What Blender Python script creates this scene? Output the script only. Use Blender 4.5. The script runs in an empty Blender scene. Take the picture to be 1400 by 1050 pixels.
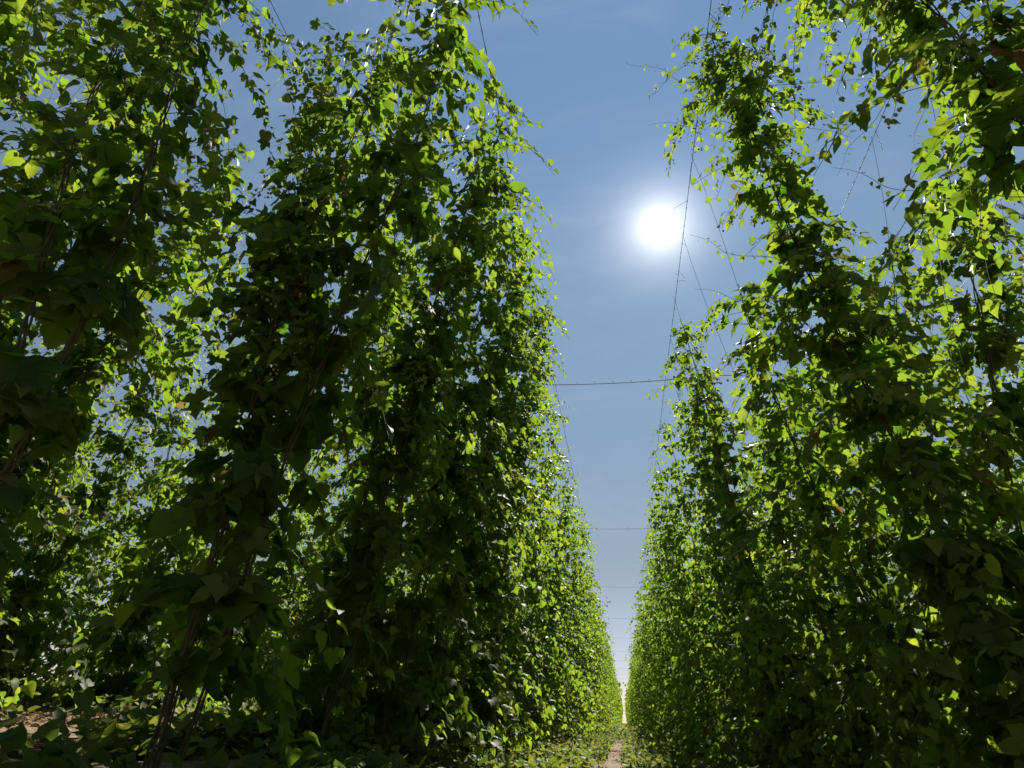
import bpy, math
import numpy as np
from mathutils import Vector, Matrix
PI = math.pi
scene = bpy.context.scene
COL = scene.collection

# ------------------------------------------------------------------ layout
EYE = 0.6                 # the camera is held low in the middle of the alley (x = 0, alley runs along +y)
WIRE_Z = 5.6              # height of the trellis wires
BAY = 8.7                 # distance between trellis poles along a row
HALF_V = 0.83             # each row has two wires, this far to either side of the plant line
ROWS = {'L1': -1.76, 'R1': 1.74, 'L2': -5.26, 'R2': 5.24, 'L3': -8.76, 'R3': 8.74, 'L4': -12.26}
SUN_EL, SUN_AZ = math.radians(43.86), math.radians(7.19)     # azimuth clockwise from +y

GX = np.array([-60, -14, -5.3, -3.5, -2.4, -1.76, -1.2, -0.6, 0, 0.7, 1.2, 1.74, 2.4, 3.5, 14, 60.])
GZ = np.array([1.2, 0.75, 0.47, 0.38, 0.34, 0.34, 0.14, 0.03, 0, 0.02, 0.10, 0.16, 0.08, 0.03, 0.05, 0.1])
def gz(x, y=0.0):
    return np.interp(x, GX, GZ)

# ------------------------------------------------------------------ helpers
def link(name, me, mat=None, parent=None):
    o = bpy.data.objects.new(name, me); COL.objects.link(o)
    if mat is not None and me is not None and not me.materials: me.materials.append(mat)
    if parent is not None: o.parent = parent
    return o
def tag(o, label=None, cat=None, group=None, kind=None):
    if label: o['label'] = label
    if cat: o['category'] = cat
    if group: o['group'] = group
    if kind: o['kind'] = kind
    return o
def mesh_np(name, V, F, smooth=True):
    """V (n,3); F list of int arrays (m,k), k = 3 or 4"""
    me = bpy.data.meshes.new(name)
    V = np.asarray(V, np.float32)
    me.vertices.add(len(V)); me.vertices.foreach_set('co', V.ravel())
    F = [f for f in F if len(f)]
    idx = np.concatenate([f.ravel() for f in F]).astype(np.int32)
    tot = np.concatenate([np.full(len(f), f.shape[1]) for f in F]).astype(np.int32)
    start = np.concatenate([[0], np.cumsum(tot)[:-1]]).astype(np.int32)
    me.loops.add(len(idx)); me.loops.foreach_set('vertex_index', idx)
    me.polygons.add(len(tot)); me.polygons.foreach_set('loop_start', start); me.polygons.foreach_set('loop_total', tot)
    me.update(calc_edges=True)
    if smooth: me.polygons.foreach_set('use_smooth', np.ones(len(tot), bool))
    return me
def nrm(a):
    return a / np.maximum(np.linalg.norm(a, axis=-1, keepdims=True), 1e-9)

class Tubes:
    """collects thin tapered tubes, built as one mesh"""
    def __init__(s): s.V = []; s.F = []; s.n = 0
    def add(s, P, r, k=5):
        P = np.asarray(P, float); n = len(P)
        r = np.full(n, r) if np.isscalar(r) else np.asarray(r, float)
        T = nrm(np.gradient(P, axis=0))
        ref = np.where(np.abs(T[:, 2:3]) > 0.9, np.array([[1., 0, 0]]), np.array([[0, 0, 1.]]))
        A = nrm(np.cross(T, ref)); B = np.cross(T, A)
        a = np.arange(k) * 2 * PI / k
        ring = P[:, None] + r[:, None, None] * (np.cos(a)[None, :, None] * A[:, None] + np.sin(a)[None, :, None] * B[:, None])
        i = np.arange(n - 1)[:, None] * k; j = np.arange(k)[None]
        j2 = (j + 1) % k
        f = np.stack([i + j, i + j2, i + k + j2, i + k + j], -1).reshape(-1, 4) + s.n
        s.V.append(ring.reshape(-1, 3)); s.F.append(f); s.n += n * k
        if k > 3:
            pass
    def sticks(s, A, B, r):
        """many short straight three-sided stalks at once"""
        m = len(A); T = nrm(B - A); ref = np.where(np.abs(T[:, 2:3]) > .9, np.array([[1., 0, 0]]), np.array([[0, 0, 1.]]))
        X = nrm(np.cross(T, ref)); Y = np.cross(T, X); a = np.arange(3) * 2 * PI / 3
        ring = r * (np.cos(a)[None, :, None] * X[:, None] + np.sin(a)[None, :, None] * Y[:, None])
        V = np.concatenate([A[:, None] + ring, B[:, None] + ring * .7], 1).reshape(-1, 3)
        f = np.array([(0, 1, 4, 3), (1, 2, 5, 4), (2, 0, 3, 5)])
        s.V.append(V); s.F.append((f[None] + (np.arange(m) * 6)[:, None, None]).reshape(-1, 4) + s.n); s.n += m * 6
    def mesh(s, name): return mesh_np(name, np.concatenate(s.V), s.F)

# ------------------------------------------------------------------ materials
def new_mat(name):
    m = bpy.data.materials.new(name); m.use_nodes = True
    nt = m.node_tree; nt.nodes.clear()
    out = nt.nodes.new('ShaderNodeOutputMaterial')
    return m, nt, out
def N(nt, typ, **kw):
    n = nt.nodes.new(typ)
    for k, v in kw.items(): setattr(n, k, v)
    return n
def ramp(nt, fac, stops):
    r = N(nt, 'ShaderNodeValToRGB'); cr = r.color_ramp
    while len(cr.elements) < len(stops): cr.elements.new(0.5)
    for e, (p, c) in zip(cr.elements, stops): e.position = p; e.color = (*c, 1)
    nt.links.new(fac, r.inputs[0]); return r.outputs[0]

def leaf_material(name, dif, tra, mixf=0.5, rough=0.53):
    m, nt, out = new_mat(name); L = nt.links.new
    at = N(nt, 'ShaderNodeAttribute', attribute_name='tint')
    sep = N(nt, 'ShaderNodeSeparateColor'); L(at.outputs['Color'], sep.inputs[0])
    uv = N(nt, 'ShaderNodeUVMap', uv_map='UVMap')
    sx = N(nt, 'ShaderNodeSeparateXYZ'); L(uv.outputs[0], sx.inputs[0])
    ax = N(nt, 'ShaderNodeMath', operation='ABSOLUTE'); L(sx.outputs[0], ax.inputs[0])
    # side veins run obliquely from the midrib
    a = N(nt, 'ShaderNodeMath', operation='MULTIPLY_ADD'); L(ax.outputs[0], a.inputs[0]); a.inputs[1].default_value = -0.75; L(sx.outputs[1], a.inputs[2])
    b = N(nt, 'ShaderNodeMath', operation='MULTIPLY'); L(a.outputs[0], b.inputs[0]); b.inputs[1].default_value = 6.0
    c = N(nt, 'ShaderNodeMath', operation='PINGPONG'); L(b.outputs[0], c.inputs[0]); c.inputs[1].default_value = 0.5
    d = N(nt, 'ShaderNodeMapRange', interpolation_type='SMOOTHSTEP'); L(c.outputs[0], d.inputs[0]); d.inputs[1].default_value = 0.0; d.inputs[2].default_value = 0.12; d.inputs[3].default_value = 1; d.inputs[4].default_value = 0
    e = N(nt, 'ShaderNodeMapRange', interpolation_type='SMOOTHSTEP'); L(ax.outputs[0], e.inputs[0]); e.inputs[1].default_value = 0.0; e.inputs[2].default_value = 0.035; e.inputs[3].default_value = 1; e.inputs[4].default_value = 0
    vn = N(nt, 'ShaderNodeMath', operation='MAXIMUM'); L(d.outputs[0], vn.inputs[0]); L(e.outputs[0], vn.inputs[1])
    geo = N(nt, 'ShaderNodeNewGeometry')
    no = N(nt, 'ShaderNodeTexNoise'); no.inputs['Scale'].default_value = 38; no.inputs['Detail'].default_value = 3; L(geo.outputs['Position'], no.inputs['Vector'])
    hue = N(nt, 'ShaderNodeMath', operation='MULTIPLY_ADD'); L(no.outputs[0], hue.inputs[0]); hue.inputs[1].default_value = 0.28
    hs = N(nt, 'ShaderNodeMath', operation='ADD'); L(sep.outputs[0], hs.inputs[0]); hs.inputs[1].default_value = -0.14; L(hs.outputs[0], hue.inputs[2])
    cd = ramp(nt, hue.outputs[0], dif); ct = ramp(nt, hue.outputs[0], tra)
    def veined(col, amt, vc):
        mf = N(nt, 'ShaderNodeMath', operation='MULTIPLY'); L(vn.outputs[0], mf.inputs[0]); mf.inputs[1].default_value = amt
        mx = N(nt, 'ShaderNodeMix', data_type='RGBA'); L(mf.outputs[0], mx.inputs[0]); L(col, mx.inputs[6]); mx.inputs[7].default_value = (*vc, 1)
        # a few leaves turned yellow-brown
        my = N(nt, 'ShaderNodeMix', data_type='RGBA'); L(sep.outputs[2], my.inputs[0]); L(mx.outputs[2], my.inputs[6]); my.inputs[7].default_value = (0.20, 0.11, 0.035, 1)
        return my.outputs[2]
    cd = veined(cd, 0.22, (0.13, 0.17, 0.06)); ct = veined(ct, 0.3, (0.10, 0.15, 0.015))
    bp = N(nt, 'ShaderNodeBump'); bp.inputs['Strength'].default_value = 0.12; bp.inputs['Distance'].default_value = 0.004; L(vn.outputs[0], bp.inputs['Height'])
    p = N(nt, 'ShaderNodeBsdfPrincipled'); L(cd, p.inputs['Base Color']); p.inputs['Roughness'].default_value = rough
    p.inputs['Specular IOR Level'].default_value = 0.22; L(bp.outputs[0], p.inputs['Normal'])
    t = N(nt, 'ShaderNodeBsdfTranslucent'); L(ct, t.inputs[0])
    mx = N(nt, 'ShaderNodeMixShader'); mx.inputs[0].default_value = mixf
    L(p.outputs[0], mx.inputs[1]); L(t.outputs[0], mx.inputs[2]); L(mx.outputs[0], out.inputs[0])
    return m
LEAF = leaf_material('hop_leaf',
    [(0.0, (0.022, 0.050, 0.009)), (0.5, (0.052, 0.086, 0.014)), (1.0, (0.096, 0.126, 0.026))],
    [(0.0, (0.10, 0.22, 0.014)), (0.5, (0.215, 0.345, 0.020)), (1.0, (0.37, 0.44, 0.032))], 0.58)
GRASSM = leaf_material('weed_leaf',
    [(0.0, (0.035, 0.07, 0.012)), (0.5, (0.07, 0.11, 0.02)), (1.0, (0.13, 0.14, 0.03))],
    [(0.0, (0.10, 0.20, 0.02)), (0.5, (0.22, 0.30, 0.03)), (1.0, (0.36, 0.36, 0.05))], 0.4, 0.6)
LITTER = leaf_material('litter_leaf',
    [(0.0, (0.09, 0.050, 0.026)), (0.5, (0.20, 0.115, 0.062)), (1.0, (0.33, 0.22, 0.13))],
    [(0.0, (0.10, 0.06, 0.02)), (0.5, (0.18, 0.11, 0.05)), (1.0, (0.26, 0.17, 0.08))], 0.15, 0.8)

def noise_mat(name, stops, scale=(20, 20, 20), rough=0.85, bump=0.3, detail=6):
    m, nt, out = new_mat(name); L = nt.links.new
    tc = N(nt, 'ShaderNodeTexCoord'); mp = N(nt, 'ShaderNodeMapping'); mp.inputs['Scale'].default_value = scale
    L(tc.outputs['Object'], mp.inputs[0])
    no = N(nt, 'ShaderNodeTexNoise'); no.inputs['Scale'].default_value = 1; no.inputs['Detail'].default_value = detail; L(mp.outputs[0], no.inputs['Vector'])
    p = N(nt, 'ShaderNodeBsdfPrincipled'); p.inputs['Roughness'].default_value = rough
    L(ramp(nt, no.outputs[0], stops), p.inputs['Base Color'])
    bp = N(nt, 'ShaderNodeBump'); bp.inputs['Strength'].default_value = bump; bp.inputs['Distance'].default_value = 0.02; L(no.outputs[0], bp.inputs['Height']); L(bp.outputs[0], p.inputs['Normal'])
    L(p.outputs[0], out.inputs[0]); return m
STEM = noise_mat('bine_bark', [(0.3, (0.045, 0.042, 0.014)), (0.7, (0.12, 0.095, 0.04))], (60, 60, 12))
SHOOT = noise_mat('green_shoot', [(0.3, (0.06, 0.08, 0.02)), (0.7, (0.11, 0.11, 0.035))], (30, 30, 30), 0.85)
STRING = noise_mat('coir_string', [(0.3, (0.05, 0.038, 0.026)), (0.7, (0.13, 0.10, 0.07))], (90, 90, 40))
WIREM = noise_mat('weathered_wire', [(0.3, (0.05, 0.05, 0.052)), (0.7, (0.12, 0.115, 0.11))], (50, 50, 50), 0.55)
WOOD = noise_mat('pole_wood', [(0.25, (0.10, 0.068, 0.042)), (0.55, (0.20, 0.145, 0.095)), (0.8, (0.28, 0.22, 0.16))], (40, 40, 2.5), 0.9, 0.6)
BURR = noise_mat('hop_burr', [(0.3, (0.16, 0.20, 0.05)), (0.7, (0.30, 0.33, 0.11))], (80, 80, 80), 0.7)

def ground_material():
    m, nt, out = new_mat('soil'); L = nt.links.new
    tc = N(nt, 'ShaderNodeTexCoord')
    def nz(s, d=6):
        n = N(nt, 'ShaderNodeTexNoise'); n.inputs['Scale'].default_value = s; n.inputs['Detail'].default_value = d; L(tc.outputs['Object'], n.inputs['Vector']); return n.outputs[0]
    soil = ramp(nt, nz(9), [(0.3, (0.08, 0.043, 0.024)), (0.5, (0.19, 0.108, 0.06)), (0.72, (0.31, 0.19, 0.115))])
    green = ramp(nt, nz(22), [(0.3, (0.035, 0.055, 0.014)), (0.7, (0.11, 0.125, 0.035))])
    mr = N(nt, 'ShaderNodeMapRange'); L(nz(1.3), mr.inputs[0]); mr.inputs[1].default_value = 0.46; mr.inputs[2].default_value = 0.62
    mx = N(nt, 'ShaderNodeMix', data_type='RGBA'); L(mr.outputs[0], mx.inputs[0]); L(soil, mx.inputs[6]); L(green, mx.inputs[7])
    p = N(nt, 'ShaderNodeBsdfPrincipled'); p.inputs['Roughness'].default_value = 0.95; L(mx.outputs[2], p.inputs['Base Color'])
    bp = N(nt, 'ShaderNodeBump'); bp.inputs['Strength'].default_value = 0.8; bp.inputs['Distance'].default_value = 0.05; L(nz(25), bp.inputs['Height']); L(bp.outputs[0], p.inputs['Normal'])
    L(p.outputs[0], out.inputs[0]); return m
SOIL = ground_material()

# ------------------------------------------------------------------ leaves
def leaf_template(kind):
    """vertices (x across, y from stalk to tip, z), faces; 'lobed' three-lobed, 'heart' undivided, 'mid', 'far'"""
    if kind == 'lobed':
        side = [(0.0, 0.0), (.16, -.14), (.36, -.10), (.47, .06), (.50, .26), (.62, .52), (.36, .46), (.24, .46), (.26, .68), (.13, .90), (0., 1.06)]
    elif kind == 'heart':
        side = [(0.0, 0.0), (.15, -.13), (.33, -.10), (.45, .05), (.48, .24), (.43, .42), (.33, .62), (.17, .84), (0., 1.08)]
    elif kind == 'mid':
        side = [(0.0, -.02), (.38, -.08), (.50, .26), (.30, .66), (0., 1.06)]
    elif kind == 'far':
        side = [(0.0, -.05), (.48, .25), (0., 1.0)]
    if kind == 'big':
        key = np.array([(0.0, 0.0), (.10, -.16), (.34, -.20), (.40, -.02), (.66, .10), (.60, .26), (.40, .30), (.70, .62), (.50, .62), (.27, .50), (.30, .74), (.14, .96), (0., 1.12)])
        side = [tuple(key[0])]
        for a, b in zip(key[:-1], key[1:]):
            k = 3
            for q in range(1, k + 1):
                p = a + (b - a) * q / k
                if q < k: nn = np.array([(b - a)[1], -(b - a)[0]]); p = p + nn / np.linalg.norm(nn) * (.022 if q == 1 else -.008)
                side.append((max(p[0], 0.0), p[1]))
        side[-1] = (0., 1.12)
    s = np.array(side); n = len(s)
    if kind in ('lobed', 'heart', 'big'):
        rib = np.array([(0, .22), (0, .46), (0, .74)])
        V2 = np.concatenate([s, s[1:-1] * [-1, 1], rib])
        R = [2 * n - 2, 2 * n - 1, 2 * n]
        F = []
        for sg in (0, 1):
            ids = [0] + [(i if sg == 0 else n + i - 1) for i in range(1, n - 1)] + [n - 1]
            chain = [0] + R + [n - 1]
            # zip the outline with the midrib
            i = j = 0
            while i < len(ids) - 1 or j < len(chain) - 1:
                di = s[i + 1][1] if i < len(ids) - 1 else 9
                dj = V2[chain[j + 1]][1] if j < len(chain) - 1 else 9
                if i < len(ids) - 1 and (di <= dj or j == len(chain) - 1):
                    if ids[i] != chain[j] and ids[i + 1] != chain[j]:
                        t = (chain[j], ids[i], ids[i + 1])
                        F.append(t if sg else t[::-1])
                    elif ids[i] == chain[j] and j < len(chain) - 1 and ids[i + 1] != chain[j]:
                        pass
                    i += 1
                    if j == 0:
                        F_last = (chain[1], ids[i - 1], ids[i])
                        F.append(F_last if sg else F_last[::-1]); 
                        if i == 1: j = 1
                else:
                    t = (chain[j], ids[i], chain[j + 1])
                    if len(set(t)) == 3: F.append(t if sg else t[::-1])
                    j += 1
        F = np.array(F)
    else:
        V2 = np.concatenate([s, s[1:-1] * [-1, 1]])
        F = []
        ids0 = list(range(n)); ids1 = [0] + [n + i - 1 for i in range(1, n - 1)] + [n - 1]
        for i in range(1, n - 1): F.append((0, ids0[i], ids0[i + 1])); F.append((0, ids1[i + 1], ids1[i]))
        if kind == 'mid':
            F = []
            F += [(0, 1, 2), (0, 2, 3), (0, 3, 4), (0, ids1[2], ids1[1]), (0, ids1[3], ids1[2]), (0, 4, ids1[3])]
        F = np.array(F)
    return V2, F
TPL = {k: leaf_template(k) for k in ('lobed', 'heart', 'big', 'mid', 'far')}

OCT = np.array([(1, 0, 0), (-1, 0, 0), (0, 1, 0), (0, -1, 0), (0, 0, 1.3), (0, 0, -1.5)], float)
OCTF = np.array([(0, 2, 4), (2, 1, 4), (1, 3, 4), (3, 0, 4), (2, 0, 5), (1, 2, 5), (3, 1, 5), (0, 3, 5)])
class Leaves:
    def __init__(s, rng): s.rng = rng; s.b = []
    def add(s, P, D, Nn, S, tint, kind):
        s.b.append((np.asarray(P), np.asarray(D), np.asarray(Nn), np.asarray(S), np.asarray(tint), kind))
    def count(s): return sum(len(b[0]) for b in s.b)
    def mesh(s, name, burrs=()):
        Vs, Fs, Ts, UVs, n0 = [], [], [], [], 0
        for P, D, Nn, S, T, kind in s.b:
            if not len(P): continue
            V2, F = TPL[kind]; n = len(P); m = len(V2)
            D = nrm(D); X = nrm(np.cross(D, Nn)); Z = np.cross(X, D)
            fold = s.rng.uniform(-.05, .50, n); bend = s.rng.uniform(.05, .55, n); tw = s.rng.normal(0, .16, n); asp = s.rng.uniform(.82, 1.15, n)
            x = V2[None, :, 0] * asp[:, None]; y = np.broadcast_to(V2[None, :, 1], (n, m))
            wav = s.rng.uniform(0, .10, n)[:, None] * np.sin(y * 9 + s.rng.uniform(0, 6, n)[:, None]) * np.abs(x) * 2
            z = fold[:, None] * np.abs(x) - bend[:, None] * y * y + tw[:, None] * x * y + wav
            yy = y * (1 - .25 * bend[:, None] * y)
            W = P[:, None] + S[:, None, None] * (x[..., None] * X[:, None] + yy[..., None] * D[:, None] + z[..., None] * Z[:, None])
            Vs.append(W.reshape(-1, 3)); Fs.append((F[None] + (np.arange(n) * m)[:, None, None]).reshape(-1, 3) + n0)
            Ts.append(np.repeat(T, m, axis=0)); UVs.append(np.tile(V2, (n, 1))); n0 += n * m
        V = np.concatenate(Vs); F = np.concatenate(Fs); T = np.concatenate(Ts); UV = np.concatenate(UVs)
        nl = len(F)
        if len(burrs):
            B = np.concatenate(burrs); r = s.rng.uniform(.005, .010, len(B))
            bV = (B[:, None] + OCT[None] * r[:, None, None]).reshape(-1, 3)
            F = np.concatenate([F, (OCTF[None] + (np.arange(len(B)) * 6)[:, None, None]).reshape(-1, 3) + len(V)])
            V = np.concatenate([V, bV]); T = np.concatenate([T, np.full((len(bV), 3), .5)]); UV = np.concatenate([UV, np.zeros((len(bV), 2))])
        me = mesh_np(name, V, [F])
        if len(burrs): me.polygons.foreach_set('material_index', (np.arange(len(F)) >= nl).astype(np.int32))
        a = me.attributes.new('tint', 'FLOAT_COLOR', 'POINT')
        a.data.foreach_set('color', np.concatenate([T, np.ones((len(T), 1))], 1).astype(np.float32).ravel())
        uv = me.uv_layers.new(name='UVMap'); uv.data.foreach_set('uv', UV[F.ravel()].astype(np.float32).ravel())
        return me
def tints(rng, n, mean=.5, sd=.2, brown=.008):
    r = np.clip(rng.normal(mean, sd, n), 0.02, 1); g = rng.random(n)
    b = np.where(rng.random(n) < brown, rng.uniform(.4, 1, n), 0)
    return np.stack([r, g, b], 1)

def grow_bine(rng, base, top, lod, t0=0.05, t1=0.98, reach=0.5, dens=1.0, leaf=1.0, skirt=1.0, shoot_tubes=None, burrs=None, stems=None, strings=None, runners=4, ease=0.0, nsh=3, prof=None):
    """one hop bine climbing a string from base to top; returns its Leaves"""
    base = np.array(base, float); top = np.array(top, float); Lv = Leaves(rng)
    H = np.linalg.norm(top - base); ax = (top - base) / H
    ph = rng.uniform(0, 2 * PI); wob = rng.normal(0, .035, 2)
    def path(t):
        t = np.asarray(t, float)
        p = base + (top - base) * t[..., None]
        p = p + np.stack([.03 * np.sin(t * 9 + ph) + wob[0] * np.sin(t * PI) - ease * np.sin(t * PI) * np.sign(top[0] - base[0]), .03 * np.cos(t * 8 + ph) + wob[1] * np.sin(t * PI), 0 * t], -1)
        return p
    if strings is not None:
        t = np.linspace(0, 1, 14); strings.add(path(t), .0017, 4)
    if stems is not None:
        n = 120; t = np.linspace(0, t1, n); P = path(t); a = t * H * 2 * PI / .55
        for k, (r0, off) in enumerate([(.0065, 0), (.005, 2.2), (.004, 4.1)]):
            tt = slice(0, int(n * (1 - .12 * k)))
            hel = P + .010 * np.stack([np.cos(a + off), np.sin(a + off), 0 * a], -1)
            stems.add(hel[tt], np.linspace(r0, .003, n)[tt], 5)
    fine = lod == 0
    step = {0: .19, 1: .19, 2: .22, 3: .28}[lod] / dens
    tn = np.arange(t0 * H, t1 * H, step) / H; tn = tn + rng.normal(0, .012, len(tn)); tn = np.clip(tn, 0.01, t1)
    # vigour varies along the bine so that the column has bulges and gaps
    k1, k2, p1, p2 = rng.uniform(3.5, 6), rng.uniform(9, 14), rng.uniform(0, 6), rng.uniform(0, 6)
    vig = lambda t: 1 + .28 * np.sin(k1 * 2 * t * PI / 2 + p1) + .18 * np.sin(k2 * t * PI / 2 + p2)
    P0 = path(tn); phi = ph + np.arange(len(tn)) * (PI / 2 + .35) + rng.normal(0, .35, len(tn))
    prof = np.interp(tn, [0, .06, .25, .5, .75, .92, 1.0], prof or [2.2, 2.2, 1.9, 1.5, 1.1, .85, .6])
    for sgn in range(nsh):
        ang = phi + sgn * 2 * PI / nsh + rng.normal(0, .2, len(tn))
        out = np.stack([np.cos(ang), np.sin(ang), 0 * ang], -1)
        # stem leaves, large, on long stalks
        pt = rng.uniform(.06, .13, len(tn))
        keep = rng.random(len(tn)) < .75
        sz = np.minimum(rng.uniform(.12, .20, len(tn)) * leaf * np.interp(tn, [0, .5, 1], [1.1, 1.0, .6]), .23)
        Pm = P0 + out * pt[:, None] + np.array([0, 0, .02])
        D = out * .65 + np.array([0, 0, -.75]) + rng.normal(0, .28, (len(tn), 3)); Nn = out * .6 + np.array([0, 0, .8]) + rng.normal(0, .3, (len(tn), 3))
        kind = 'big' if fine else ('mid' if lod == 1 else 'far')
        if fine and shoot_tubes is not None: shoot_tubes.sticks(P0[keep], Pm[keep], .0022)
        Lv.add(Pm[keep], D[keep], Nn[keep], sz[keep], tints(rng, keep.sum(), .40, .18), kind)
        # side shoots
        Ls = reach * prof * np.clip(vig(tn), .35, 1.7) * rng.uniform(.55, 1.3, len(tn))
        if lod <= 1: npair = 15
        else: npair = {2: 8, 3: 5}[lod]
        sp = {0: .058, 1: .060, 2: .095, 3: .15}[lod]
        el = rng.uniform(.05, .55, len(tn)); dr = rng.uniform(.55, 1.25, len(tn)); bend = rng.normal(0, .5, len(tn))
        sd = np.stack([-out[:, 1], out[:, 0], 0 * ang], -1)
        def shoot(i, s):   # s distance along the shoot
            u = s / np.maximum(Ls[i], .05)
            return P0[i] + out[i] * (s * (1 - .18 * u))[:, None] + sd[i] * (bend[i] * s * u * .5)[:, None] + np.array([0, 0, 1.]) * (s * el[i] - dr[i] * s * u)[:, None]
        I, S_ = [], []
        for i in range(len(tn)):
            s = np.arange(.05, Ls[i], sp); s = s + rng.normal(0, .008, len(s)); I.append(np.full(len(s), i)); S_.append(np.clip(s, .02, None))
            if shoot_tubes is not None and fine and Ls[i] > .08:
                q = np.linspace(0, Ls[i], 6); shoot_tubes.add(shoot(np.full(6, i), q), np.linspace(.0024, .0011, 6), 3)
        if I:
            I = np.concatenate(I); S_ = np.concatenate(S_)
            if len(I):
                u = S_ / Ls[I]
                for side in (-1, 1):
                    keep = rng.random(len(I)) < .88
                    i, s, uu = I[keep], S_[keep], u[keep]; n = len(i)
                    c = shoot(i, s); off = nrm(sd[i] * side + rng.normal(0, .35, (n, 3)) + out[i] * .35)
                    pet = rng.uniform(.018, .055, n) * leaf
                    Pm = c + off * pet[:, None] + np.array([0, 0, .006])
                    Pm[:, 2] = np.maximum(Pm[:, 2], rng.uniform(.02, .2, n))
                    if fine and shoot_tubes is not None: shoot_tubes.sticks(c, Pm, .0011)
                    D = off * .75 + out[i] * .35 + np.array([0, 0, -.62]) + rng.normal(0, .32, (n, 3))
                    Nn = out[i] * .45 + np.array([0, 0, .85]) + rng.normal(0, .38, (n, 3))
                    sz = leaf * rng.triangular(.045, .085, .140, n) * (1.15 - .5 * uu) * np.interp(tn[i], [0, .4, .8, 1], [1.1, 1.0, .85, .68])
                    if lod == 2: sz = sz * 1.45
                    if lod == 3: sz = sz * 2.1
                    tt = tints(rng, n, .45, .2); tt[:, 0] = np.clip(tt[:, 0] + .22 * uu, 0, 1)
                    if fine:
                        h = rng.random(n) < .4
                        for msk, kd in ((h, 'lobed'), (~h, 'heart')): Lv.add(Pm[msk], D[msk], Nn[msk], sz[msk], tt[msk], kd)
                    else: Lv.add(Pm, D, Nn, sz, tt, 'mid' if lod == 1 else 'far')
            if burrs is not None:
                for i in range(len(tn)):
                    if tn[i] > .35 and rng.random() < .5:
                        q = rng.uniform(.3, 1.0, 3) * Ls[i]
                        c = shoot(np.full(3, i), q)
                        for cc in c:
                            m = rng.integers(4, 8); burrs.append(cc + np.stack([rng.normal(0, .022, m), rng.normal(0, .022, m), rng.uniform(-.05, .0, m)], -1))
    # free runners reaching out into the air
    if fine or lod == 1:
        for _ in range(runners):
            t = rng.uniform(.3, t1); p = path(np.array([t]))[0]; a = rng.uniform(0, 2 * PI); L = rng.uniform(.5, .95) * (reach / .5) ** .5
            d = np.array([math.cos(a), math.sin(a), rng.uniform(-.1, .5)]); q = np.linspace(0, L, 16)
            up = rng.uniform(-.5, .35)
            C = p + d * q[:, None] + np.array([0, 0, 1.]) * (up * q * q / L)[:, None] + np.stack([.02 * np.sin(q * 18 + a), .02 * np.cos(q * 15), 0 * q], -1)
            if shoot_tubes is not None: shoot_tubes.add(C, np.linspace(.0024, .0009, 16), 3)
            k = np.arange(5, 15); n = len(k)
            for side in (-1, 1):
                kk = k[rng.random(n) < .62]; m = len(kk)
                off = np.stack([-np.full(m, d[1]) * side, np.full(m, d[0]) * side, rng.normal(-.4, .3, m)], -1)
                Lv.add(C[kk] + off * .015, off + rng.normal(0, .3, (m, 3)), np.array([0, 0, 1.]) + rng.normal(0, .4, (m, 3)), .06 * leaf * (1.1 - kk / 18) * rng.uniform(.7, 1.1, m), tints(rng, m, .6, .15), 'heart' if fine else 'mid')
    return Lv

PLANT_GROUP = 'hop plants in the trellis rows'
def hop_plant(seed, xy, bines, label, lod=0, root_skirt=True):
    """thing: hop_plant > foliage, bine (> side_shoots, string), flower_burrs; bines: dicts with top in world coordinates"""
    rng = np.random.default_rng(seed)
    x, y = xy; z = float(gz(x, y))
    root = bpy.data.objects.new('hop_plant', None); COL.objects.link(root); root.location = (x, y, z); root.empty_display_size = .2
    tag(root, label, 'hop plant', PLANT_GROUP)
    for b in bines:
        b = dict(b); top = np.array(b.pop('top'), float) - [x, y, z]; base = np.array([*b.pop('foot', (rng.normal(0, .05), rng.normal(0, .05))), -.05])
        st, sh, sr, bu = Tubes(), Tubes(), Tubes(), []
        Lv = grow_bine(rng, base, top, lod, stems=st, shoot_tubes=sh, strings=sr, burrs=bu if lod == 0 else None, **b)
        nst = sum(len(f) for f in st.F); st.V += sh.V; st.F += [f + st.n for f in sh.F]
        me = st.mesh('bine'); me.materials.append(STEM); me.materials.append(SHOOT)
        me.polygons.foreach_set('material_index', (np.arange(len(me.polygons)) >= nst).astype(np.int32))
        bo = link('bine', me, None, root)
        link('training_string', sr.mesh('training_string'), STRING, bo)
        fm = Lv.mesh('foliage', bu); fm.materials.append(LEAF); fm.materials.append(BURR)
        link('foliage', fm, None, root)
    return root

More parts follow.
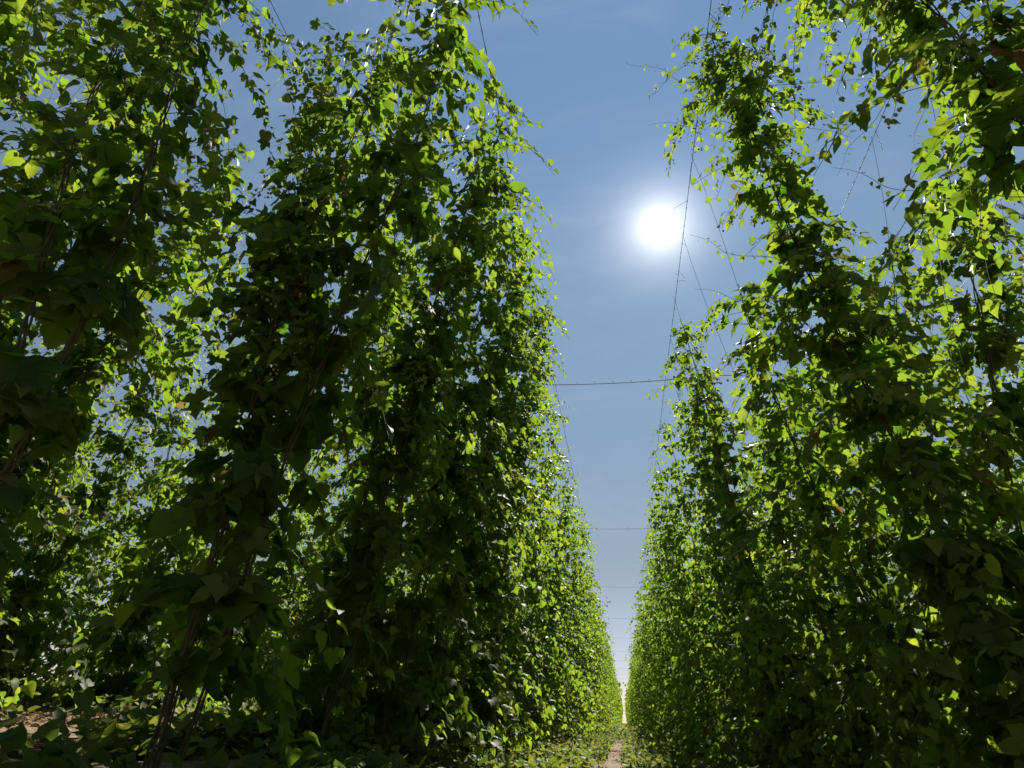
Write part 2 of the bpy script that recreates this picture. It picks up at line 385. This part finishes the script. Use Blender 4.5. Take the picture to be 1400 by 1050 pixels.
# ------------------------------------------------------------------ near plants, one by one
L1, R1 = ROWS['L1'], ROWS['R1']
LI, LO, RI, RO = L1 + HALF_V, L1 - HALF_V, R1 - HALF_V, R1 + HALF_V      # wire lines
W = WIRE_Z
near = [
 # left row beside the camera, nearest first
 (10, (L1, 0.25), [dict(top=(LI - .15, .2, W), reach=.33, leaf=1.0, dens=.7)],
  'nearest hop plant, mostly beyond the left edge, a few pale yellow leaves showing'),
 (11, (L1, 1.35), [dict(top=(LO + .05, 1.75, W), reach=.52, leaf=.92, t0=.08, dens=.85, prof=[.25, .3, .5, .9, 1.2, 1.2, 1.1]), dict(top=(LO - .35, 1.5, W), reach=.42, leaf=.95, t0=.25, t1=.97, dens=.75, prof=[.25, .25, .4, .7, 1.1, 1.1, 1.0])],
  'hop plant with bright yellow green leaves left of the sky gap at the left edge'),
 (12, (L1, 2.40), [dict(top=(LI - .05, 2.25, W), reach=.46, leaf=1.2, dens=.8, t0=.10, prof=[.45, .75, .85, 1.1, 1.3, 1.25, 1.1]), dict(top=(L1 + .05, 2.6, W), reach=.46, leaf=1.05, dens=.8, t0=.14, prof=[.45, .75, .85, 1.1, 1.3, 1.25, 1.1]), dict(top=(LO + .42, 2.7, W), reach=.46, leaf=1.0, t0=.35, dens=.9, prof=[.45, .75, .85, 1.1, 1.3, 1.25, 1.1])],
  'hop plant with very large dark drooping leaves and brown stem above the lit ground'),
 (13, (L1, 3.70), [dict(top=(LI - .15, 4.0, W), reach=.40, dens=.9, t0=.35, runners=2, prof=[1.2, 1.2, 1.2, 1.2, 1.2, 1.2, 1.1]), dict(top=(LI + .06, 3.4, W), reach=.44, leaf=1.1, dens=.8, runners=3, prof=[.5, .8, .9, 1.15, 1.3, 1.25, 1.1]), dict(top=(L1 - .2, 3.8, W), reach=.44, t0=.1, prof=[.6, .95, 1.05, 1.15, 1.3, 1.25, 1.1])],
  'shaded dark hop plant just right of the one with drooping leaves'),
 (14, (L1, 4.80), [dict(top=(LI + .06, 4.4, W), reach=.40, dens=.88, runners=3, prof=[2.2, 2.2, 1.9, 1.6, 1.35, 1.25, 1.1]), dict(top=(LI, 5.0, W), reach=.36, dens=.9, t0=.3, runners=2, prof=[2.2, 2.2, 1.9, 1.6, 1.35, 1.25, 1.1]), dict(top=(LO, 4.9, W), reach=.45, prof=[.6, .95, 1.05, 1.15, 1.3, 1.25, 1.1])],
  'hop plant with dappled bright leaves, fourth whole plant along the left row'),
 (15, (L1, 5.85), [dict(top=(LI + .06, 5.55, W), reach=.40, dens=.88, runners=3, prof=[2.2, 2.2, 1.9, 1.6, 1.35, 1.25, 1.1]), dict(top=(LI, 6.1, W), reach=.36, dens=.9, t0=.3, runners=2, prof=[2.2, 2.2, 1.9, 1.6, 1.35, 1.25, 1.1]), dict(top=(LO, 5.9, W), reach=.45, prof=[.6, .95, 1.05, 1.15, 1.3, 1.25, 1.1])],
  'mid green hop plant, fifth whole plant along the left row'),
 (16, (L1, 6.9), [dict(top=(LI + .06, 6.6, W), reach=.40, dens=.88, runners=3, prof=[2.2, 2.2, 1.9, 1.6, 1.35, 1.25, 1.1]), dict(top=(LI, 7.2, W), reach=.36, dens=.9, t0=.3, runners=2, prof=[2.2, 2.2, 1.9, 1.6, 1.35, 1.25, 1.1]), dict(top=(LO, 6.9, W), reach=.45, prof=[.6, .95, 1.05, 1.15, 1.3, 1.25, 1.1])],
  'mid green hop plant, sixth whole plant along the left row'),
 # right row
 (21, (R1, 1.7), [dict(top=(RI + .42, 1.8, W), reach=.6, t0=.45, leaf=.85, dens=2.1, prof=[1.2, 1.5, 1.5, 1.2, 1.1, 1.0, 1.0]), dict(top=(RI + .62, 2.55, W), reach=.5, t0=.84, t1=1.0, leaf=.85, dens=1.3, prof=[1, 1, 1, 1, 1, 1.0, .95])],
  'hop plant filling the upper right corner with large backlit leaves'),
 (22, (R1, 3.0), [dict(top=(RI, 2.95, W), reach=.47, t1=.985, dens=2.0, leaf=.92, prof=[1.2, 1.5, 1.4, 1.15, 1.0, 1.0, .8]), dict(top=(RO, 3.1, W), reach=.40, t1=.66, leaf=.85, dens=1.2)],
  'hop plant whose tall leafy tip stands alone against the sky beside the sun'),
 (23, (R1, 4.15), [dict(top=(RI, 4.2, W), reach=.38, t1=.70, leaf=.85, dens=1.2), dict(top=(RO, 4.2, W), reach=.40, t1=.76, leaf=.85, dens=1.2)],
  'hop plant ending below the wire, right behind the tall tip beside the sun'),
 (24, (R1, 5.3), [dict(top=(RI, 5.3, W), reach=.38, t1=.56, leaf=.9, dens=1.1), dict(top=(RO, 5.35, W), reach=.40, t1=.72, leaf=.9, dens=1.1)],
  'short hop plant, fourth from the camera in the right row'),
 (25, (R1, 6.4), [dict(top=(RI, 6.5, W), reach=.36, t1=.93), dict(top=(RO, 6.5, W), reach=.42, t1=.8)],
  'hop plant under the sun with a sparse pointed top, left edge of the right wall'),
 (26, (R1, 7.5), [dict(top=(RI, 7.5, W), reach=.38, t1=.95), dict(top=(RO, 7.5, W), reach=.42, t1=.9)],
  'hop plant just in front of the slanting wooden trellis pole'),
]
for seed, xy, bines, label in near: hop_plant(seed, xy, bines, label)

# second row on the left, where the gap beside the camera shows it close
L2 = ROWS['L2']; L2I = L2 + HALF_V; FULL = [1.1, 1.3, 1.25, 1.2, 1.25, 1.25, 1.1]
for k, (yy, txt) in enumerate([(0.7, 'sunlit hop plant at the left border, nearest of the second row on the left'), (1.7, 'sunlit hop plant filling the upper left, second of the second row on the left'), (2.7, 'sunlit hop plant high at the left, third of the second row on the left'), (3.7, 'sunlit hop plant low at the left beside the sky gap, fourth of the second row')]):
    hop_plant(31 + k, (L2, yy), [dict(top=(L2I + .75, yy - .15, W + .1), reach=.50, leaf=1.25, dens=.85, prof=FULL), dict(top=(L2I + .2, yy + .35, W + .1), reach=.50, leaf=1.2, t0=.15, dens=.8, prof=FULL)]
              + ([dict(top=(L2 - HALF_V, yy, W), reach=.45, leaf=1.1)] if k > 1 else []), txt)

# ------------------------------------------------------------------ the rest of the rows: copies of a few grown plants
def variant(seed, lod, skirt):
    """a pair of bines on one plant; with skirt the +x bine is bushy down to the ground (the alley side)"""
    rng = np.random.default_rng(seed)
    Lvs, st, sr = [], Tubes(), Tubes()
    bushy = [2.2, 2.2, 1.9, 1.5, 1.15, .95, .7]; plain = [1.9, 1.9, 1.6, 1.35, 1.1, .95, .7]
    for s in (1, -1):
        Lv = grow_bine(rng, (rng.normal(0, .05), rng.normal(0, .08), -.05), (s * HALF_V, rng.normal(0, .12), W - .1), lod, reach=.47 * rng.uniform(.9, 1.1), t1=rng.uniform(.93, .99), prof=bushy if (skirt and s > 0) else plain, dens=.88 if lod == 1 else 1.0, t0=.03 if skirt else .05, stems=st if lod < 2 else None, strings=sr if lod < 2 else None)
        Lvs.append(Lv)
    big = Leaves(rng)
    for l in Lvs: big.b += l.b
    fm = big.mesh('foliage'); fm.materials.append(LEAF)
    parts = [('foliage', fm)]
    if lod < 2:
        a = st.mesh('bine'); a.materials.append(STEM); b = sr.mesh('training_string'); b.materials.append(STRING)
        parts += [('bine', a), ('training_string', b)]
    return parts
MID = [variant(100 + i, 1, True) for i in range(5)]
FAR = [variant(200 + i, 2, True) for i in range(4)]
VFAR = [variant(300 + i, 3, True) for i in range(3)]
OUT = [variant(400 + i, 1, False) for i in range(5)]
OUTFAR = [variant(500 + i, 2, False) for i in range(3)]
def place(parts, x, y, rz, sz, label, sy=1):
    z = float(gz(x, y))
    if len(parts) == 1:
        o = link('hop_plant', parts[0][1])
    else:
        o = bpy.data.objects.new('hop_plant', None); COL.objects.link(o); o.empty_display_size = .2
        for nm, me in parts: link(nm, me, None, o)
    o.location = (x, y, z); o.rotation_euler = (0, 0, rz); o.scale = (float(rr.uniform(.88, 1.06)), sy, sz * (W - z) / W)
    return tag(o, label, 'hop plant', PLANT_GROUP)
ORD = ['first', 'second', 'third', 'fourth', 'fifth', 'sixth', 'seventh', 'eighth', 'ninth', 'tenth', 'eleventh', 'twelfth', 'thirteenth', 'fourteenth']
rr = np.random.default_rng(5)
def fill(row, y0, y1, pitch, skip_labels):
    x = ROWS[row]; y = y0; k = skip_labels
    side = 'left' if row[0] == 'L' else 'right'
    while y < y1:
        if row[1] == '1':
            if y < 16: lab = f'green leafy hop plant in the {side} alley wall, {ORD[k]} from the camera'
            elif y < 34: lab = f'hop plant halfway along the {side} alley wall, merged with its neighbours'
            else: lab = f'tiny distant hop plant near the far end of the {side} alley wall'
        elif row[1] == '2': lab = f'hop plant of the second row on the {side}, seen through front row gaps'
        elif row[1] == '4': lab = 'hop plant of the fourth row on the left, barely seen at the back'
        else: lab = f'hop plant of the third row on the {side}, glimpsed far behind'
        d = math.hypot(x, y)
        if row[1] == '1': lib = MID if d < 20 else (FAR if d < 45 else VFAR); a = 0 if side == 'left' else PI
        else: lib = OUT if d < 16 else OUTFAR; a = PI if rr.random() < .5 else 0
        place(lib[int(rr.integers(len(lib)))], x + rr.normal(0, .05), y + rr.normal(0, .08), a + rr.normal(0, .12), rr.uniform(.96, 1.035), lab, 1 if rr.random() < .5 else -1)
        y += pitch; k += 1
fill('L1', 8.05, 92, 1.22, 6)
fill('R1', 8.6, 92, 1.22, 6)
fill('L2', 4.8, 32, 1.15, 3)
fill('R2', 0.9, 32, 1.15, 0)
fill('L3', 2.0, 26, 1.2, 0)
fill('R3', 2.0, 26, 1.2, 0)
fill('L4', 3.0, 24, 1.2, 0)

# rows beyond: nobody could count them
rng = np.random.default_rng(77); far = Leaves(rng)
for x in (L1, R1):
    n = 9000; y = 92 + 240 * rng.random(n) ** 1.2; z = rng.uniform(.1, W - .1, n); s = rng.choice([-1, 1], n)
    px = x + s * HALF_V * z / W + rng.normal(0, .28, n)
    a = rng.uniform(0, 2 * PI, n)
    far.add(np.stack([px, y, z + .3 * (x < 0)], -1), np.stack([np.cos(a), np.sin(a), -.8 + 0 * a], -1), np.stack([np.cos(a), np.sin(a), .8 + 0 * a], -1), rng.uniform(.25, .45, n), tints(rng, n, .5, .2), 'far')
tag(link('distant_hop_rows', far.mesh('distant_hop_rows'), LEAF), 'far end of the two hop rows closing to a thin slit of sky', 'hop rows', kind='stuff')

# ------------------------------------------------------------------ trellis
def sag_line(p, q, n, sag):
    t = np.linspace(0, 1, n)[:, None]; P = np.array(p, float) * (1 - t) + np.array(q, float) * t
    P[:, 2] -= sag * 4 * (t * (1 - t))[:, 0]; return P
rng = np.random.default_rng(9)
names = {'L1': 'left alley row', 'R1': 'right alley row', 'L2': 'second row out on the left', 'R2': 'second row out on the right', 'L3': 'third row out on the left', 'R3': 'third row out on the right'}
for row, x in ROWS.items():
    if row == 'L4': continue
    for s in (-1, 1):
        T = Tubes(); xx = x + s * HALF_V; ks = range(-1, 12 if row[1] == '1' else 5)
        for k in ks: T.add(sag_line((xx, k * BAY, W), (xx, (k + 1) * BAY, W), 9, .05),   .003, 5)
        if row[1] == '1':      # stubs of old string knotted round the wire
            for y in np.arange(.6, 24, .16) + rng.normal(0, .05, len(np.arange(.6, 24, .16))):
                sg = .05 * 4 * ((y / BAY) % 1) * (1 - (y / BAY) % 1); L = rng.uniform(.02, .12)
                p = np.array([xx, y, W - sg]); d = rng.normal(0, 1, 3) * [.7, .7, .5] + [0, 0, -.5]
                T.add(np.array([p + [0, -.012, .002], p + [0, 0, .005], p + [0, .012, .001]]), .0045, 4)
                if rng.random() < .6: T.add(np.array([p, p + d * L * .6, p + d * L + [0, 0, -.02]]), .0022, 3)
        face = ('inner' if (s > 0) == (x < 0) else 'outer')
        tag(link('row_wire', T.mesh('row_wire'), WIREM), f'thin trellis wire on the {face} side of the {names[row]}', 'wire', 'wires along the hop rows')
cl = ['first thin cross wire over the alley, straight above the camera', 'thin dark cross wire over the alley at the first pole beneath the sun', 'thin cross wire over the alley midway down the blue gap', 'fine cross wire over the alley, third one down the gap', 'very fine cross wire over the alley, fourth one down the gap']
for k in range(0, 11):
    T = Tubes(); xs = [-10.5] + [ROWS[r] for r in ('L3', 'L2', 'L1', 'R1', 'R2', 'R3')] + [10.5]
    for a, b in zip(xs[:-1], xs[1:]):
        P = sag_line((a, k * BAY, W + .03), (b, k * BAY, W + .03), 9, .07 if b - a > 3 else .02); T.add(P, .0052, 6)
        for q in np.arange(a, b, .3): T.add(np.array([(q, k * BAY - .012, W + .035 - .02), (q, k * BAY + .012, W + .045 - .02), (q + .02, k * BAY, W - .03)]), .004, 3)
    tag(link('cross_wire', T.mesh('cross_wire'), WIREM), cl[k] if k < 5 else 'hair thin cross wire over the far alley close to the horizon', 'wire', 'cross wires over the alley')
def pole(x, y, label, lean=(0, 0)):
    z = float(gz(x, y)); T = Tubes(); n = 14; t = np.linspace(0, 1, n)
    P = np.stack([lean[0] * t + .01 * np.sin(t * 7), lean[1] * t + .01 * np.cos(t * 5), -.3 + (W - z + .45) * t], -1)
    T.add(P, np.linspace(.085, .066, n), 14)
    V = np.concatenate(T.V); top = np.arange(14) + (n - 1) * 14
    me = mesh_np('shaft', np.concatenate([V, P[-1:] + [0, 0, .004]]), T.F + [np.array([(top[i], top[(i + 1) % 14], len(V)) for i in range(14)])])
    root = bpy.data.objects.new('trellis_pole', None); COL.objects.link(root); root.location = (x, y, z)
    tag(root, label, 'pole', 'wooden trellis poles')
    link('shaft', me, WOOD, root)
    B = Tubes()
    for dz in (.28, .31, .34):
        a = np.linspace(0, 2 * PI, 15); tt = 1 - dz / (W - z + .45); c = P[-1] - [0, 0, dz]
        B.add(c + .072 * np.stack([np.cos(a), np.sin(a), 0 * a], -1), .005, 4)
    link('wire_binding', B.mesh('wire_binding'), WIREM, root)
    return root
pole(1.66, BAY, 'slanting brown wooden pole showing among the leaves of the right row', (-.08, 0))
for k in range(2, 7): pole(R1, k * BAY, 'wooden pole buried in leaves of the right alley row')
for k in range(1, 7): pole(L1, k * BAY + .1, 'wooden pole buried in leaves of the left alley row')
# bare strings without a plant
def bare(p, q, sag, label, r=.0042):
    T = Tubes(); P = sag_line(p, q, 18, sag); P[:, 0] += .012 * np.sin(np.arange(18) * 1.7); T.add(P, r, 5)
    for i in range(3, 16, 3):
        T.add(np.array([P[i] + [0, 0, .01], P[i] + [.012, 0, 0], P[i] - [0, 0, .01]]), r * 1.8, 4)
    tag(link('training_string', T.mesh('training_string'), STRING), label, 'string', 'bare training strings')

# ------------------------------------------------------------------ ground
xs = np.unique(np.concatenate([np.linspace(-60, -8, 14), np.linspace(-8, 8, 129), np.linspace(8, 60, 14)]))
ys = np.unique(np.concatenate([np.linspace(-20, -1, 8), np.linspace(-1, 24, 201), np.linspace(24, 420, 60)]))
XX, YY = np.meshgrid(xs, ys); ZZ = gz(XX)
rng = np.random.default_rng(3)
bump = sum(a * np.sin(XX * f1 + p) * np.sin(YY * f2 + q) for a, f1, f2, p, q in [(.016, 3.1, 2.3, .4, 1), (.010, 7.7, 6.1, 2, .3), (.007, 15, 13, 1, 2)]) + rng.normal(0, .006, XX.shape)
ZZ = ZZ + np.where(np.abs(XX) < 8, bump, 0)
nx, ny = len(xs), len(ys); i = (np.arange(ny - 1)[:, None] * nx + np.arange(nx - 1)[None]).ravel()
gm = mesh_np('ground', np.stack([XX, YY, ZZ], -1).reshape(-1, 3), [np.stack([i, i + 1, i + nx + 1, i + nx], -1)])
tag(link('ground', gm, SOIL), 'brown soil with weeds between the hop rows', kind='structure')
# outer land to the horizon
om = mesh_np('terrain', np.array([(-4000, -4000, -.9), (4000, -4000, -.9), (4000, 4000, -.9), (-4000, 4000, -.9)], float), [np.array([[0, 1, 2, 3]])])
tag(link('terrain', om, SOIL), 'far flat farmland beyond the hop yard', kind='structure')

# weeds and litter
def scatter(name, mat, n, boxes, size, up, seed, label, kind, tm=.5, tall=.10):
    rng = np.random.default_rng(seed); Lv = Leaves(rng)
    for (x0, x1, y0, y1, w) in boxes:
        m = int(n * w); m2 = m * 3
        x = rng.uniform(x0, x1, m2); y = rng.uniform(y0, y1, m2)
        c = np.sin(x * 2.3 + 1.1 * np.sin(y * 1.1 + seed)) * np.sin(y * 1.9 + 1.3 * np.sin(x * 1.7)) + rng.normal(0, .35, m2)
        k = np.argsort(-c)[:m]; x, y = x[k], y[k]; m = len(x)
        a = rng.uniform(0, 2 * PI, m); e = rng.uniform(*up, m); h = np.stack([np.cos(a), np.sin(a), 0 * a], -1)
        D = h * np.cos(e)[:, None] + np.array([0, 0, 1.]) * np.sin(e)[:, None]; Nn = np.array([0, 0, 1.]) * np.cos(e)[:, None] - h * np.sin(e)[:, None] + rng.normal(0, .3, (m, 3))
        zz = gz(x) + (tall * rng.random(m) ** 1.5 if up[1] > .6 else rng.uniform(.008, .03, m))
        Lv.add(np.stack([x, y, zz], -1), D, Nn, rng.uniform(*size, m), tints(rng, m, tm, .25, 0), kind)
    return tag(link(name, Lv.mesh(name), mat), label, name.replace('_', ' '), kind='stuff')
scatter('weeds', GRASSM, 46000, [(-4.6, -2.0, .8, 14, .13), (-2.4, -.5, 1.6, 9, .26), (-1.9, -.42, 5, 40, .2), (-.02, 2.0, 5, 40, .24), (-1.0, -.34, 10, 45, .16), (-.06, .9, 8, 45, .22), (-1.6, 1.6, 40, 110, .16), (-8, -5.2, 1, 16, .2)], (.03, .085), (.2, 1.3), 41, 'low green weeds on the ground between the hop rows', 'mid', .6, .17)
scatter('tall_weeds', GRASSM, 9000, [(-1.3, 1.3, 24, 60, .6), (-1.4, 1.4, 60, 130, .4)], (.06, .14), (.2, 1.3), 42, 'taller pale green weeds closing the far end of the alley floor', 'mid', .6, .45)
scatter('fallen_leaves', LITTER, 12000, [(-4.6, -2.0, .8, 14, .6), (-1.5, 1.8, 5, 30, .4)], (.025, .06), (-.2, .35), 43, 'dry brown fallen leaves littering the soil', 'mid')

# ------------------------------------------------------------------ light and sky
sdir = Vector((math.sin(SUN_AZ) * math.cos(SUN_EL), math.cos(SUN_AZ) * math.cos(SUN_EL), math.sin(SUN_EL)))
w = bpy.data.worlds.new('World'); scene.world = w; w.use_nodes = True
nt = w.node_tree; nt.nodes.clear(); L = nt.links.new
out = N(nt, 'ShaderNodeOutputWorld'); bg = N(nt, 'ShaderNodeBackground')
sky = N(nt, 'ShaderNodeTexSky', sky_type='NISHITA', sun_disc=False, sun_elevation=SUN_EL, sun_rotation=SUN_AZ, altitude=300, air_density=1.0, dust_density=0.0, ozone_density=1.0)
tc = N(nt, 'ShaderNodeTexCoord')
# clear summer air: a little paler aloft and greyer towards the horizon than the plain sky model
sz = N(nt, 'ShaderNodeSeparateXYZ'); L(tc.outputs['Generated'], sz.inputs[0])
tr = ramp(nt, sz.outputs[2], [(0.0, (.36, .31, .36)), (0.06, (.36, .295, .33)), (0.21, (.365, .30, .25)), (0.62, (.58, .545, .45)), (0.88, (.615, .64, .605))])
mu = N(nt, 'ShaderNodeMix', data_type='RGBA', blend_type='MULTIPLY'); mu.inputs[0].default_value = 1; L(sky.outputs[0], mu.inputs[6]); L(tr, mu.inputs[7])
cm = N(nt, 'ShaderNodeMapping'); cm.inputs['Scale'].default_value = (2.2, 5.0, 9.0); cm.inputs['Rotation'].default_value = (.3, .5, .6); L(tc.outputs['Generated'], cm.inputs[0])
cn = N(nt, 'ShaderNodeTexNoise'); cn.inputs['Scale'].default_value = 1.4; cn.inputs['Detail'].default_value = 7; cn.inputs['Roughness'].default_value = .6; cn.inputs['Distortion'].default_value = .6; L(cm.outputs[0], cn.inputs['Vector'])
cf = N(nt, 'ShaderNodeMapRange', interpolation_type='SMOOTHSTEP'); L(cn.outputs[0], cf.inputs[0]); cf.inputs[1].default_value = .42; cf.inputs[2].default_value = .85; cf.inputs[3].default_value = 0; cf.inputs[4].default_value = .16
ci = N(nt, 'ShaderNodeMix', data_type='RGBA'); L(cf.outputs[0], ci.inputs[0]); L(mu.outputs[2], ci.inputs[6]); ci.inputs[7].default_value = (2.6, 2.9, 3.3, 1)
L(ci.outputs[2], bg.inputs[0]); bg.inputs[1].default_value = 0.12
dot = N(nt, 'ShaderNodeVectorMath', operation='DOT_PRODUCT'); L(tc.outputs['Generated'], dot.inputs[0]); dot.inputs[1].default_value = sdir
ac = N(nt, 'ShaderNodeMath', operation='ARCCOSINE', use_clamp=False); L(dot.outputs['Value'], ac.inputs[0])
disc = N(nt, 'ShaderNodeMapRange', interpolation_type='SMOOTHSTEP'); L(ac.outputs[0], disc.inputs[0])
disc.inputs[1].default_value = math.radians(0.2); disc.inputs[2].default_value = math.radians(2.0); disc.inputs[3].default_value = 1.0; disc.inputs[4].default_value = 0.0
ex = N(nt, 'ShaderNodeMath', operation='MULTIPLY'); L(ac.outputs[0], ex.inputs[0]); ex.inputs[1].default_value = -1 / math.radians(1.8)
ee = N(nt, 'ShaderNodeMath', operation='EXPONENT'); L(ex.outputs[0], ee.inputs[0])
glow = N(nt, 'ShaderNodeMath', operation='MULTIPLY_ADD'); L(ee.outputs[0], glow.inputs[0]); glow.inputs[1].default_value = 1.0; L(disc.outputs[0], glow.inputs[2])
sc = N(nt, 'ShaderNodeBackground'); sc.inputs[0].default_value = (1, .97, .92, 1); L(glow.outputs[0], sc.inputs[1])
ad = N(nt, 'ShaderNodeAddShader'); L(bg.outputs[0], ad.inputs[0]); L(sc.outputs[0], ad.inputs[1]); L(ad.outputs[0], out.inputs[0])
sl = bpy.data.lights.new('sun', 'SUN'); sl.energy = 5.0; sl.angle = math.radians(.5); sl.color = (1, .95, .86)
so = bpy.data.objects.new('sun', sl); COL.objects.link(so); so.rotation_euler = sdir.to_track_quat('Z', 'Y').to_euler(); so.location = (0, 0, 30)

# ------------------------------------------------------------------ camera: pitched up, rolled 3 degrees, alley vanishing at the foot of the sky gap
F_, VPX, VPY, RHO = 800., 854., 988., math.radians(3)
d = Vector(((VPX - 700) / F_, (525 - VPY) / F_, -1)).normalized()
c = (math.cos(RHO) * (VPY - 525) - math.sin(RHO) * (VPX - 700)) / F_
u = Vector((math.sin(RHO), math.cos(RHO), -c)).normalized(); xr = d.cross(u)
cam = bpy.data.cameras.new('camera'); co = bpy.data.objects.new('camera', cam); COL.objects.link(co)
cam.sensor_width = 36; cam.lens = F_ / 1400 * 36; cam.clip_start = .02; cam.clip_end = 9000
co.matrix_world = Matrix.Translation((0, 0, EYE)) @ Matrix((xr, d, u)).to_4x4()
scene.camera = co
scene.view_settings.view_transform = 'Standard'; scene.view_settings.look = 'None'; scene.view_settings.gamma = 1; scene.view_settings.exposure = 1.0
scene.cycles.max_bounces = 8; scene.cycles.transmission_bounces = 6; scene.cycles.diffuse_bounces = 4
